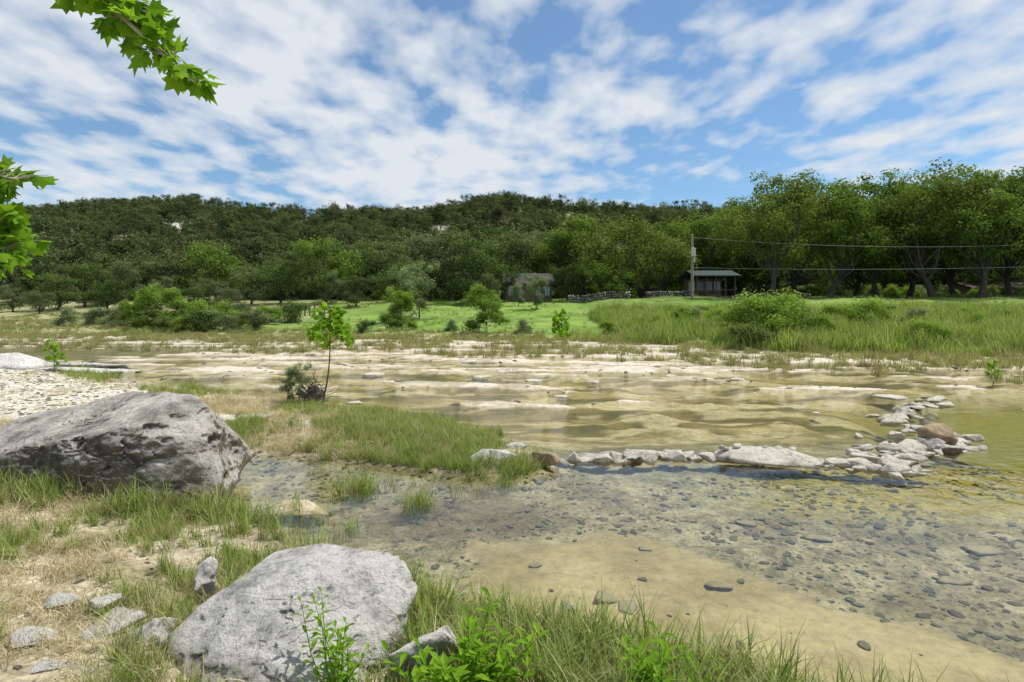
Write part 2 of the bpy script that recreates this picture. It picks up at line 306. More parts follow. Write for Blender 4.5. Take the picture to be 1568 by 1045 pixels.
link('river_water',mesh_from('river_water',[(-300,-8,0),(300,-8,0),(300,70,0),(-300,70,0)],[(0,1,2,3)],[water_mat()]))
# ---------------------------------------------------------------- rocks
_ico={}
def ico(sub):
    if sub not in _ico:
        bm=bmesh.new();bmesh.ops.create_icosphere(bm,subdivisions=sub,radius=1)
        V=np.array([v.co[:] for v in bm.verts]);Fc=np.array([[v.index for v in f.verts] for f in bm.faces]);bm.free();_ico[sub]=(V,Fc)
    return _ico[sub]
def hull_planes(pts):
    bm=bmesh.new()
    for p in pts: bm.verts.new(p)
    bmesh.ops.convex_hull(bm,input=bm.verts);bm.normal_update()
    c=np.mean([v.co[:] for v in bm.verts],axis=0);P=[]
    for f in bm.faces:
        n=np.array(f.normal[:]);o=np.array(f.verts[0].co[:]);d=n@(o-c)
        if d<0:n=-n;d=-d
        if d>1e-3 and not any(n@p[0]>.985 for p in P):P.append((n,d))
    bm.free();return c,P
def rock(pts,sub=5,p=16,amp=.05,nf=1.5,seed=0,pit=0,pf=4.5,fine=0):
    c,P=hull_planes(pts);D,Fc=ico(sub);acc=np.zeros(len(D))
    for n,d in P: acc+=(np.maximum(D@n,1e-3)/d)**p
    r=acc**(-1/p);V=D*r[:,None]
    s=(seed%997)*13.7
    nn=fbm(V[:,0]*nf+s,V[:,1]*nf+s,V[:,2]*nf*1.3+s,o=6)-.5
    W=V.copy();V=V*(1+(amp*2*nn/np.maximum(r,.05)+0)[:,None])
    if pit:
        pn=fbm(W[:,0]*pf+s,W[:,1]*pf,W[:,2]*pf*1.3-s,o=3);big=fbm(W[:,0]*1.2-s,W[:,1]*1.2,W[:,2]*1.2,o=2)
        V-=D*(pit*sm(.36,.27,pn)*sm(.35,.6,big))[:,None]
        V-=D*(fine*(np.abs(fbm(W[:,0]*2.5+s,W[:,1]*2.5-s,W[:,2]*7,o=4)-.5)<.012))[:,None]
    return V+c,Fc
def rand_rock(rx,ry,rz,seed,sub=3,flat=False,npt=11):
    r=np.random.default_rng(seed);pts=[]
    for i in range(npt):
        d=r.normal(size=3);d/=np.linalg.norm(d);pts.append(d*np.array([rx,ry,rz])*r.uniform(.95,1.2))
    if flat: pts=[(p[0],p[1],np.clip(p[2],-rz*.6,rz*.55)) for p in pts]
    return rock(pts,sub,34,min(rx,rz)*.2,1.4/max(rx,.02),seed)
g=Geo()
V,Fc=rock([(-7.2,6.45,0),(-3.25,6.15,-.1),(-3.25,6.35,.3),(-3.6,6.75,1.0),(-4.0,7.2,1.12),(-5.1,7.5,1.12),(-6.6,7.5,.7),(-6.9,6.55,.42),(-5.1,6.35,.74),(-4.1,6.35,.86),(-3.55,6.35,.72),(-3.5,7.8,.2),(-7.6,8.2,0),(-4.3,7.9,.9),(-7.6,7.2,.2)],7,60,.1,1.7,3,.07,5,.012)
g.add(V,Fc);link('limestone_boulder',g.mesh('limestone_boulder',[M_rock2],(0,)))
g=Geo()
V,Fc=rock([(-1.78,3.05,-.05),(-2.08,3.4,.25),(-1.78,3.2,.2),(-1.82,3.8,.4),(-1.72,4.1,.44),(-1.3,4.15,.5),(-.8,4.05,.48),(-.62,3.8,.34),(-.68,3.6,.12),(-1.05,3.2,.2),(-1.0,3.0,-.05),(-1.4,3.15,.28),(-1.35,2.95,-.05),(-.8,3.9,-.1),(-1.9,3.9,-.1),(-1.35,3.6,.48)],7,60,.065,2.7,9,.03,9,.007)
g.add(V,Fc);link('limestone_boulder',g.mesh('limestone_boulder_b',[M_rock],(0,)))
for i,(cx,cy,cz,rx,ry,rz) in enumerate([(-.52,3.3,.2,.24,.18,.24),(-2.52,3.6,.22,.18,.2,.15),(-2.2,3.5,.2,.13,.16,.13),(.42,4.0,.03,.1,.1,.15),(-2.2,4.15,.24,.14,.12,.14),(.3,3.8,.0,.12,.1,.09),(-.25,8.0,.06,.36,.25,.18),(.08,8.9,.03,.2,.16,.1),(-2.35,3.15,.15,.16,.1,.08),(-2.6,3.2,.17,.12,.1,.07),(-2.9,3.45,.2,.14,.1,.07),(-2.75,3.85,.22,.13,.09,.06),(-.15,3.7,.08,.1,.08,.07),(-3.1,3.9,.2,.12,.08,.05)]):
    g=Geo();V,Fc=rand_rock(rx,ry,rz,50+i,5);g.add(V+[cx,cy,cz],Fc);link('limestone_rock',g.mesh('limestone_rock_%d'%i,[M_rock],(0,)))
g=Geo();V,Fc=rand_rock(.42,.32,.09,77,5,True);g.add(V+[-2.35,6.35,-.03],Fc);link('flat_stone',g.mesh('flat_stone',[noisy_mat('wet_stone',(.3,.24,.15),(.5,.42,.3),6)],(0,)))
g=Geo()
for i,(cx,cy,rx,ry,rz) in enumerate([(1.68,4.75,.16,.1,.03),(.72,4.55,.13,.12,.04),(.9,4.45,.1,.12,.03),(-.4,5.0,.06,.05,.02),(.2,5.2,.08,.05,.02),(1.3,5.5,.09,.06,.02),(3.2,5.9,.2,.12,.03),(3.9,5.0,.22,.1,.03),(4.6,5.6,.25,.14,.03),(2.6,6.3,.15,.1,.03),(1.4,3.9,.1,.08,.03)]):
    V,Fc=rand_rock(rx,ry,rz,90+i,4,True);g.add(V+[cx,cy,hz(cx,cy)[0]+rz*.4],Fc)
link('submerged_flat_stones',g.mesh('submerged_flat_stones',[noisy_mat('wet_grey_stone',(.19,.165,.12),(.34,.3,.23),6)],(0,)))
g=Geo();r=np.random.default_rng(5)
def seg(a,b,n,s,wid=.1,hmul=1,dk=.12):
    for i in range(n):
        t=(i+.5)/n;x=a[0]+(b[0]-a[0])*t+r.normal()*wid*.4;y=a[1]+(b[1]-a[1])*t+r.normal()*wid
        k=s*r.uniform(.6,1.35);V,Fc=rand_rock(k,k*r.uniform(.55,.9),k*r.uniform(.4,.65)*hmul,int(r.integers(1e6)),4,r.random()<.4)
        g.add(V+[x,y,-.01+.03*r.random()],Fc,int(r.random()<dk))
seg((.55,8.35),(3.0,8.5),11,.21,.05,1.1);seg((1.3,8.3),(2.8,8.5),9,.11,.1);seg((.9,8.45),(1.9,8.5),3,.26,.06,1.2,.8)
seg((4.2,8.15),(5.6,7.85),9,.19,.1);seg((4.3,8.1),(5.7,7.75),12,.1,.15)
seg((5.0,8.6),(7.5,9.3),15,.2,.2);seg((5.0,8.6),(7.5,9.3),16,.11,.26);seg((7.3,9.4),(7.6,9.9),6,.22,.15);seg((7.8,10.0),(7.4,11.4),9,.2,.2,.9)
seg((7.4,11.3),(10.7,14.3),18,.22,.16,.8);seg((7.4,11.3),(10.7,14.3),18,.13,.24,.9);seg((5.4,8.8),(7.2,10.2),8,.15,.25);seg((5.2,7.9),(5.9,8.6),5,.24,.12)
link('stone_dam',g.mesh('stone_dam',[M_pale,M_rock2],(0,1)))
g=Geo();V,Fc=rock([(3.0,8.4,-.05),(3.1,8.2,.05),(2.95,8.5,.08),(3.4,8.6,.16),(4.1,8.5,.14),(4.5,8.2,.05),(4.45,8.05,-.05),(3.7,7.95,.02),(3.4,8.3,.17),(4.1,8.25,.13),(3.2,8.7,-.05),(4.3,8.5,-.05)],5,40,.02,2,321)
g.add(V,Fc)
for q in range(6):
    V,Fc=rand_rock(.09,.07,.06,400+q,3);g.add(V+[3.15+q*.2,8.45,.17-.01*q],Fc)
link('pale_slab_rock',g.mesh('pale_slab_rock',[M_pale],(0,)))
M_brown=noisy_mat('brown_stone',(.15,.1,.055),(.36,.27,.17),5)
g=Geo();V,Fc=rand_rock(.34,.26,.28,555,5);g.add(V+[7.0,9.4,.12],Fc);link('brown_rock',g.mesh('brown_rock',[M_brown],(0,)))
g=Geo();V,Fc=rand_rock(.24,.2,.17,556,5);g.add(V+[.5,8.15,.05],Fc);link('brown_rock',g.mesh('brown_rock_b',[M_brown],(0,)))
g=Geo()
for(x,y,k) in[(1.3,14.6,.25),(6.6,12.2,.2),(-1.9,24,.5),(-.3,20.5,.5),(-4.8,19.5,.5),(2.6,17.5,.3),(7,18,.5),(9.5,14.4,.5),(.7,17.8,.35),(-3.2,17.2,.4),(5.4,19.2,.3),(-6.5,23,.6),(-1.0,18.8,.4),(4,23,.6),(-3.7,13.5,.3),(-5.4,12.6,.35),(-5.9,12.9,.25),(-5.2,12.2,.2),(-3.9,11.6,.3)]:
    V,Fc=rand_rock(k,k*.6,k*.22,int(x*100+9000),4,True);g.add(V+[x,y,max(hz(x,y)[0],-.03)+.02],Fc)
link('river_stones',g.mesh('river_stones',[M_pale],(0,)))
g=Geo()
for(x,y,rx,ry,rz,sd_) in[(-18.6,20.3,2.6,1.1,.3,31),(-15.2,19.9,1.6,.8,.28,32),(-17,21.6,3.2,.7,.35,33),(-14.6,21,1.2,.6,.3,34)]:
    V,Fc=rand_rock(rx,ry,rz,sd_,5,True);g.add(V+[x,y,hz(x,y)[0]+.05],Fc)
link('rock_shelf',g.mesh('rock_shelf',[M_rock],(0,)))
# ---------------------------------------------------------------- scattering
def coll(name,meshes):
    c=bpy.data.collections.new(name)
    for i,m in enumerate(meshes):
        o=bpy.data.objects.new('%s_variant_%02d'%(name,i),m);c.objects.link(o)
    return c
def scatter(name,P,S,rot,idx_,c):
    P=np.asarray(P,float);S=np.asarray(S,float)
    if S.ndim==1:S=np.stack([S,S,S],-1)
    me=bpy.data.meshes.new(name);me.vertices.add(len(P));me.vertices.foreach_set('co',P.astype(np.float32).ravel())
    for k,t,a,fl in(('scl','FLOAT_VECTOR',S,'vector'),('rot','FLOAT_VECTOR',rot,'vector'),('pick','INT',idx_,'value')):
        at=me.attributes.new(k,t,'POINT');at.data.foreach_set(fl,np.asarray(a,np.int32 if t=='INT' else np.float32).ravel())
    o=link(name,me);ng=bpy.data.node_groups.new(name+'_instances','GeometryNodeTree')
    ng.interface.new_socket('Geometry',in_out='INPUT',socket_type='NodeSocketGeometry');ng.interface.new_socket('Geometry',in_out='OUTPUT',socket_type='NodeSocketGeometry')
    nd=ng.nodes;L=ng.links;gi=nd.new('NodeGroupInput');go=nd.new('NodeGroupOutput');ip=nd.new('GeometryNodeInstanceOnPoints');ci=nd.new('GeometryNodeCollectionInfo')
    ci.inputs['Collection'].default_value=c;ci.inputs['Separate Children'].default_value=True;ci.inputs['Reset Children'].default_value=True
    ip.inputs['Pick Instance'].default_value=True
    def na(k,t):
        n=nd.new('GeometryNodeInputNamedAttribute');n.data_type=t;n.inputs['Name'].default_value=k;return n.outputs['Attribute']
    er=nd.new('FunctionNodeEulerToRotation');L.new(na('rot','FLOAT_VECTOR'),er.inputs[0])
    L.new(gi.outputs[0],ip.inputs['Points']);L.new(ci.outputs[0],ip.inputs['Instance']);L.new(na('pick','INT'),ip.inputs['Instance Index'])
    L.new(er.outputs[0],ip.inputs['Rotation']);L.new(na('scl','FLOAT_VECTOR'),ip.inputs['Scale']);L.new(ip.outputs[0],go.inputs[0])
    md=o.modifiers.new('instances','NODES');md.node_group=ng;return o
def rots(n,tilt=0.):
    r=np.zeros((n,3));r[:,2]=rng.uniform(0,6.283,n)
    if tilt: r[:,:2]=rng.normal(0,tilt,(n,2))
    return r
def tuft(name,mat,n,h,spread,w,lean=.5,seed=0):
    r=np.random.default_rng(seed);g=Geo();k=4
    for i in range(n):
        a=r.uniform(0,6.283);b=np.array([r.normal()*spread,r.normal()*spread,-.01]);hh=h*r.uniform(.35,1.15);ln=lean*r.uniform(.1,1)*hh
        d=np.array([math.cos(a),math.sin(a),0]);sd=np.array([-math.sin(a+r.normal()*.6),math.cos(a),0])
        t=np.linspace(0,1,k);c=b+np.outer(t**1.8*ln,d)+np.outer(hh*(t-.18*t*t*lean*2),[0,0,1])
        ww=w*(1-t**2)*.5+w*.06
        V=np.empty((k*2,3));V[0::2]=c-sd*ww[:,None];V[1::2]=c+sd*ww[:,None]
        q=[(2*j,2*j+1,2*j+3,2*j+2) for j in range(k-1)]
        g.add(V,q,0,float(r.uniform(.1,.9)))
    return g.mesh(name,[mat])
C_green=coll('green_grass',[tuft('green_grass_%d'%i,M_grass,30,.3,.045,.006,.7,i) for i in range(4)])
C_dry=coll('dry_grass',[tuft('dry_grass_%d'%i,M_dry,30,.22,.06,.005,1.2,20+i) for i in range(3)])
C_reed=coll('reed_grass',[tuft('reed_%d'%i,M_reed,46,1.,.24,.03,.6,40+i) for i in range(4)])
C_mix=coll('bar_grass',[tuft('barg_%d'%i,M_mix,30,.5,.14,.022,.6,60+i) for i in range(3)])
exb=[(-5.2,7.2,2.0,.8),(-1.35,3.5,.62,.5)]
def inrock(x,y):
    m=np.zeros(len(x),bool)
    for a,b,c,d in exb: m|=((x-a)/c)**2+((y-b)/d)**2<1
    return m
def field(name,xr,yr,n,cond,sc_r,c,nv,tilt=.1,dz=0):
    x=rng.uniform(*xr,n);y=rng.uniform(*yr,n);k=(np.abs(x)<1.15*np.abs(y)+2)&~inrock(x,y);x=x[k];y=y[k];k=cond(x,y);x=x[k];y=y[k]
    z=terrain(x,y);k=len(x)
    S=rng.uniform(*sc_r,k);S=np.stack([S,S,S*rng.uniform(.6,1.3,k)],-1)
    return scatter(name,np.stack([x,y,z+dz],-1),S,rots(k,tilt),rng.integers(0,nv,k),c)
def D(x,y): return sdp(bank,x,y)
def rnd(x): return rng.random(len(x))
field('meadow_grass',(-9,1.5),(1.8,9),10000,lambda x,y:(D(x,y)>.05)&(fbm(x*1.5+3,y*1.5,o=4)+.12*rnd(x)>.56-.05*(y<4)),(.35,.95),C_green,4,.15)
field('dry_grass_cover',(-9,1.5),(1.8,10),11000,lambda x,y:(D(x,y)>.05)&(fbm(x*1.1+30,y*1.1,o=3)+.15*rnd(x)>.5),(.35,1.0),C_dry,3,.4)
field('shore_grass',(-1.0,3.2),(1.8,4.9),4000,lambda x,y:(D(x,y)>-.1)&(D(x,y)<.75)&(fbm(x*2.2+8,y*2.2,o=3)+.2*rnd(x)>.53),(.7,1.55),C_green,4,.15)
field('shore_dry_grass',(-1.0,3.0),(1.8,4.9),1000,lambda x,y:(D(x,y)>-.1)&(D(x,y)<.6),(.6,1.4),C_dry,3,.3)
field('island_grass',(-5,.6),(7.3,12.5),6500,lambda x,y:(D(x,y)>-.12)&(fbm(x*1.1+12,y*1.5,o=4)+.16*rnd(x)>.54),(.5,1.1),C_green,4,.15)
field('island_dry_grass',(-7,.6),(7.8,14.5),6500,lambda x,y:(D(x,y)>-.03)&(fbm(x*.8+50,y*.8,o=3)+.15*rnd(x)>.48),(.5,1.2),C_dry,3,.3)
field('bank_edge_grass',(-16,-4),(9,21),4500,lambda x,y:(D(x,y)>-.2)&(D(x,y)<1.2)&(fbm(x*.5+5,y*.5,o=3)+.1*rnd(x)>.53),(.5,1.1),C_green,4)
field('gravel_bar_weeds',(-16,-4),(8.5,20),2500,lambda x,y:(D(x,y)>.4)&(fbm(x*.6+65,y*.6,o=2)>.5),(.3,.7),C_dry,3,.3)
field('boulder_foot_grass',(-6.8,-3.0),(5.8,6.5),420,lambda x,y:(D(x,y)>-.1)&(fbm(x*1.8+7,y*1.8,o=2)+.2*rnd(x)>.62),(.6,1.5),C_green,4)
pts=[];ss=[]
for(cx,cy,n,rr,sc_) in[(-1.9,7.1,24,.09,1.3),(-1.08,6.55,18,.08,1.15),(-2.75,5.95,16,.25,1.2),(-2.0,5.45,14,.25,1.1),(-2.2,6.9,5,.4,.8),(.0,7.6,12,.15,1.1),(-1.4,7.3,7,.3,.9),(-.3,7.5,10,.3,1.1),(-3.2,6.1,14,.15,1.4),(-2.4,5.7,16,.4,1.2)]:
    for i in range(n): pts.append((cx+rng.normal()*rr,cy+rng.normal()*rr,0));ss.append(sc_*rng.uniform(.6,1.1))
pts=np.array(pts);pts[:,2]=np.maximum(terrain(pts[:,0],pts[:,1]),-.1);scatter('water_grass_tufts',pts,np.array(ss),rots(len(pts),.12),rng.integers(0,4,len(pts)),C_green)
field('gravel_bar_grass',(-50,32),(17,50),20000,lambda x,y:(y-ybank(x)<1)&(y-ybank(x)>-16)&(terrain(x,y)>-.06)&(fbm(x*.35+77,y*.6,o=3)+.14*rnd(x)>.57-.17*sm(-8,0,y-ybank(x))),(.35,1.0),C_mix,3)
field('far_bank_reeds',(8,60),(22,62),14000,lambda x,y:(y-ybank(x)>-.8)&(y-ybank(x)<24)&(fbm(x*.3,y*.3,o=3)+.15*rnd(x)>.45),(.4,1.4),C_reed,4,.1)
field('far_bank_rough_grass',(-75,12),(36,75),11000,lambda x,y:(y-ybank(x)>-1)&((y-ybank(x)<3.5)|((x<-22-(y-48)*.2)&(y-ybank(x)<28)))&(fbm(x*.3,y*.3,o=2)>.4),(.35,1.1),C_mix,3)
field('lawn_weeds',(-30,60),(44,90),3000,lambda x,y:(y-ybank(x)>2)&(fbm(x*.25+31,y*.4,o=3)+.1*rnd(x)>.6),(.2,.4),C_reed,3)
field('river_edge_reeds',(-50,12),(38,56),1800,lambda x,y:(y-ybank(x)>-.8)&(y-ybank(x)<2.5)&(fbm(x*.3+9,y*.3,o=2)>.5),(.4,.9),C_reed,4)
peb=[]
for i in range(5):
    g=Geo();V,Fc=rand_rock(1,.75,.3,700+i,2,i%2==0,12);g.add(V,Fc);peb.append(g.mesh('pebble_%d'%i,[M_peb],(0,)))
C_peb=coll('pebble',peb)
def pebs(name,xr,yr,n,cond,sr):
    x=rng.uniform(*xr,n);y=rng.uniform(*yr,n);k=cond(x,y);x=x[k];y=y[k];k=len(x);z=terrain(x,y)
    S=sr[0]*(sr[1]/sr[0])**(rng.random(k)**2.2);scatter(name,np.stack([x,y,z+S*.05],-1),S,rots(k,.12),rng.integers(0,5,k),C_peb)
pebs('riverbed_pebbles',(-4,9),(2.6,9),12000,lambda x,y:(D(x,y)<.05)&((sdp(sandp,x,y)+(fbm(x*1.5+3,y*1.5,o=4)-.5)*.9<0)|(rng.random(len(x))<.03))&(fbm(x*1.2,y*1.2,o=2)>.36),(.012,.085))
pebs('bank_gravel',(-18,-3),(8.6,21),9000,lambda x,y:(D(x,y)>.1),(.02,.1))
pebs('bank_pebbles',(-6,1),(2,6),1500,lambda x,y:(D(x,y)>.0),(.01,.06))
pebs('bar_cobbles',(-45,28),(12,46),5000,lambda x,y:(D(x,y)<-.5)&(y<ybank(x)+.5)&(terrain(x,y)>-.03),(.04,.22))
# ---------------------------------------------------------------- trees
def tree_mesh(name,H,R,cb,nc,nl,ls,mat,seed,tr=.25,rc=None,flat=.75,stems=1,core=.45,fork=.35,bark=M_bark):
    r=np.random.default_rng(seed);g=Geo();rc=rc or R*.3
    ch=H-cb;cen=[];lobes=[]
    for i in range(max(5,nc//10)):
        a=i*2.4+r.normal()*.5;u=r.uniform(.05,.85);ww=math.sqrt(max(.1,1-(2*u-.75)**2*.7));lobes.append((math.cos(a)*R*.6*ww,math.sin(a)*R*.6*ww,cb+ch*u,R*r.uniform(.3,.48)))
    lobes.append((0,0,cb+ch*.72,R*.45));lobes.append((r.normal()*R*.15,r.normal()*R*.15,cb+ch*.5,R*.5));lobes.append((r.normal()*R*.1,-R*.2,cb+ch*.25,R*.42))
    tries=0
    while len(cen)<nc:
        tries+=1
        l=lobes[r.integers(len(lobes))];d=r.normal(size=3);d/=np.linalg.norm(d)
        p=np.array(l[:3])+d*l[3]*r.uniform(core,1)*np.array([1,1,.8])
        if tries<20000 and (p[2]<cb*.9 or p[2]>H-rc*.5): continue
        cen.append(p)
    cen=np.array(cen)
    fz=cb*.85+fork*ch
    roots=[(0,0)] if stems==1 else [(r.normal()*R*.08,r.normal()*R*.08) for _ in range(stems)]
    tops=[]
    for bx,by in roots:
        t=np.linspace(0,1,7);bend=r.normal(size=2)*H*.035*(1 if stems==1 else 2)
        P=np.stack([bx+bend[0]*t**1.5*2,by+bend[1]*np.sin(t*2.5),-.3+t*(fz+.3)],-1)
        rr=tr*(1-.5*t)*(1+.5*np.exp(-t*9))/math.sqrt(stems);V,q=tube(P,rr,8);g.add(V,q,0,.5);tops.append((P,rr))
    L1=[]
    for l in lobes:
        P0,rr=tops[r.integers(len(tops))];k=r.integers(3,7);a=P0[k];c=np.array(l[:3]);L_=np.linalg.norm(c-a)
        m=a*.45+c*.55+np.array([0,0,-.1*L_])+r.normal(size=3)*L_*.12
        t=np.linspace(0,1,6)[:,None];P=(1-t)**2*a+2*t*(1-t)*m+t*t*c+r.normal(size=(6,3))*L_*.02*np.array([[0],[1],[1],[1],[1],[0]])
        V,q=tube(P,np.linspace(rr[k]*.5,tr*.1,6),6);g.add(V,q,0,.5);L1.append(P)
    for c in cen[::2]:
        P=L1[int(np.argmin([np.linalg.norm(q[-1]-c) for q in L1]))];a=P[r.integers(3,6)]
        m=(a+c)/2+r.normal(size=3)*.1*np.linalg.norm(c-a);V,q=tube([a,m,c],[tr*.1,tr*.06,tr*.03],4);g.add(V,q,0,.5)
    n=nc*nl;ci=np.repeat(np.arange(nc),nl);d=r.normal(size=(n,3));d/=np.linalg.norm(d,axis=1)[:,None]
    rcs=rc*r.uniform(.6,1.25,nc);rad=rcs[ci]*r.random(n)**.45
    P=cen[ci]+d*rad[:,None]*np.array([1,1,flat])
    nor=d*.8+r.normal(size=(n,3))*.6+np.array([0,0,.6]);nor/=np.linalg.norm(nor,axis=1)[:,None]
    u=np.cross(nor,r.normal(size=(n,3)));u/=np.linalg.norm(u,axis=1)[:,None]+1e-9;v=np.cross(nor,u)
    s=ls*r.uniform(.6,1.3,n)[:,None]
    V=np.stack([P-u*s*.5,P-v*s*.3+nor*s*.05,P+u*s*.5,P+v*s*.3+nor*s*.05],1).reshape(-1,3)
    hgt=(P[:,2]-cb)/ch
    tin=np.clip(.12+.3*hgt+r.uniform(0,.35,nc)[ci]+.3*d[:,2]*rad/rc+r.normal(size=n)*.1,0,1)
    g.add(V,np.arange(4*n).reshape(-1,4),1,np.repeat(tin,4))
    return g.mesh(name,[bark,mat],(0,))
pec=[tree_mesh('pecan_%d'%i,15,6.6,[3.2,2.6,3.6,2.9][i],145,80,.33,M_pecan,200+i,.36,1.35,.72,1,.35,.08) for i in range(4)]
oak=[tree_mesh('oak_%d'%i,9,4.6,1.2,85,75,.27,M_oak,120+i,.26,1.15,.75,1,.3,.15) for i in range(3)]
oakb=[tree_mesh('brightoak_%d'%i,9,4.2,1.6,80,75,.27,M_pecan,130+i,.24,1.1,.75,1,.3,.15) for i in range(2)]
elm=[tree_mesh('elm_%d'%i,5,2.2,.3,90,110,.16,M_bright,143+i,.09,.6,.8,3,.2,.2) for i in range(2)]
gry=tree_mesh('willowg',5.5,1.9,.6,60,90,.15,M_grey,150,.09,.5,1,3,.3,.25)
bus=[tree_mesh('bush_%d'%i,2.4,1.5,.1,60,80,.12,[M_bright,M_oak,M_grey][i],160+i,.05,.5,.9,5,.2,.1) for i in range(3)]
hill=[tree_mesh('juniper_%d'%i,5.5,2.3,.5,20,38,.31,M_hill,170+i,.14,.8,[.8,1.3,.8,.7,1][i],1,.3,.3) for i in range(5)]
def at(px,d): return (px-784)/F*d
cnt=0
def put(name,me,px,d,H0,top=None,s=None,w=1.0,sink=.1):
    global cnt;cnt+=1
    x=at(px,d);z=hz(x,d)[0]-sink
    if s is None:
        zt=H_CAM+(475-top)/F*d; s=(zt-z)/H0
    return link(name,me,(x,d,z),cnt*2.399,(s*w,s*w,s))
for px,d,top in[(1085,90,306),(1125,94,290),(1178,68,258),(1222,88,275),(1270,70,260),(1305,95,284),(1345,76,260),(1390,90,255),(1428,68,238),(1465,84,268),(1500,66,250),(1550,72,256),(1605,66,245),(1660,75,250),(1725,70,250)]:
    put('pecan_tree',pec[cnt%4],px,d,15,top,w=1.0)
for px,d,top in[(1018,84,350),(985,96,330),(940,80,328),(1050,105,322),(895,94,325),(1140,110,318),(1240,115,312),(1360,115,305),(1450,112,305),(1530,105,300),(1180,100,330),(1600,110,300),(860,92,346),(335,88,355),(500,84,358),(925,76,375)]:
    put('cedar_elm_tree',oakb[cnt%2],px,d,9,top,w=1.1)
for px,d,top in[(300,100,368),(270,104,380),(400,100,388),(430,84,390),(385,82,400),(455,104,368),(545,92,378),(575,108,360),(610,92,355),(650,104,345),(690,88,345),(735,80,352),(780,96,348),(820,100,342),(700,113,338),(770,114,335),(130,84,395),(180,90,390),(90,80,412),(220,94,392),(240,80,415),(610,82,395),(545,76,415),(40,88,415),(165,76,422),(320,76,420),(480,98,400),(1010,110,340),(920,113,340),(1095,102,345),(660,84,390),(870,80,400),(20,78,430),(350,72,435),(290,72,435),(745,76,412),(60,74,440),(210,72,440)]:
    put('live_oak_tree',oak[cnt%3],px,d,9,top,w=1.12)
for px,d,top,m in[(742,45.5,430,0),(612,49,436,1),(238,52,432,1),(268,53,436,0),(205,55,450,0)]:
    put('elm_tree',elm[m],px,d,5,top)
for px,d,top in[(618,58,402),(642,62,390),(820,66,412),(510,80,410),(792,72,428)]: put('willow_tree',gry,px,d,5.5,top)
for px,d,top,m in[(390,50,470,1),(300,54,458,0),(340,56,460,0),(320,51,474,2),(290,52,476,1),(370,58,460,1),(225,54,468,1),(800,44,487,2),(1160,33,448,0),(1185,35,445,0),(1140,36,465,1),(1230,38,460,2),(1330,36,456,0),(1280,40,464,0),(1040,42,466,0),(1060,44,470,2),(1010,42,480,0),(450,60,455,1),(1145,31,488,1),(1200,40,453,0),(1100,42,470,0),(180,56,468,2),(150,58,466,1),(255,50,480,1),(410,56,466,0),(350,50,478,1),(1400,38,470,2),(1470,42,468,0),(1540,40,474,2),(980,46,484,1),(1075,50,465,1),(100,60,468,2),(280,49,484,0),(310,50,468,1),(365,52,474,0),(560,47,486,1),(690,48,488,2),(930,44,490,0),(1250,33,480,0),(1420,30,488,0),(1350,44,462,1),(1500,36,478,0)]:
    put('riverside_bush',bus[m],px,d,2.4,top,w=1.15)
n=15000;x=rng.uniform(-330,360,n);y=rng.uniform(84,300,n)
y0=np.interp(x,[-120,-60,-20,400],[72,90,114,118])
k=(y>y0+2)&(np.abs(x)<y*1.15)&(~((fbm(x*.045+5,y*.06,o=4)>.585)&(y>165)));k&=rng.random(n)<np.where(y>240,1,.6+.7*sm(.35,.6,fbm(x*.05,y*.08,o=3)))
x=x[k];y=y[k];z=terrain(x,y);S=rng.uniform(.5,1.35,len(x))*np.where(y<150,1.15,1)
scatter('hillside_woodland',np.stack([x,y,z-.2],-1),np.stack([S*1.1,S*1.1,S*rng.uniform(.75,1.2,len(x))],-1),rots(len(x)),rng.integers(0,5,len(x)),coll('juniper',hill))
n=420;x=rng.uniform(-75,150,n);y=rng.uniform(96,118,n);z=terrain(x,y);scatter('woodland_understory',np.stack([x,y,z-.2],-1),rng.uniform(.7,1.4,n),rots(n),rng.integers(0,3,n),coll('understory',bus))
# ---------------------------------------------------------------- sycamore bits
def syc_leaf(c,dirv,nor,s,r):
    dirv=dirv/np.linalg.norm(dirv);nor=nor-dirv*(nor@dirv);nor/=np.linalg.norm(nor)+1e-9;sd=np.cross(nor,dirv)
    angs=[-2.1,-1.55,-1.1,-.8,-.42,0,.42,.8,1.1,1.55,2.1];rad=[.35,.66,.52,.85,.6,1.05,.6,.85,.52,.66,.35]
    out=[c+dirv*s*.28]
    for a,q in zip(angs,rad):
        q*=s*r.uniform(.9,1.1);p=c+dirv*(math.cos(a)*q*.75+.28*s)+sd*math.sin(a)*q*.75;p=p+nor*(-.18*abs(math.sin(a))*q+ -.1*q*math.cos(a));out.append(p)
    V=np.array(out+[c])
    q=[(0,1,2,3),(0,3,4,5),(0,5,6,7),(0,7,8,9),(0,9,10,11),(0,11,12,1)]
    return V,np.array(q)
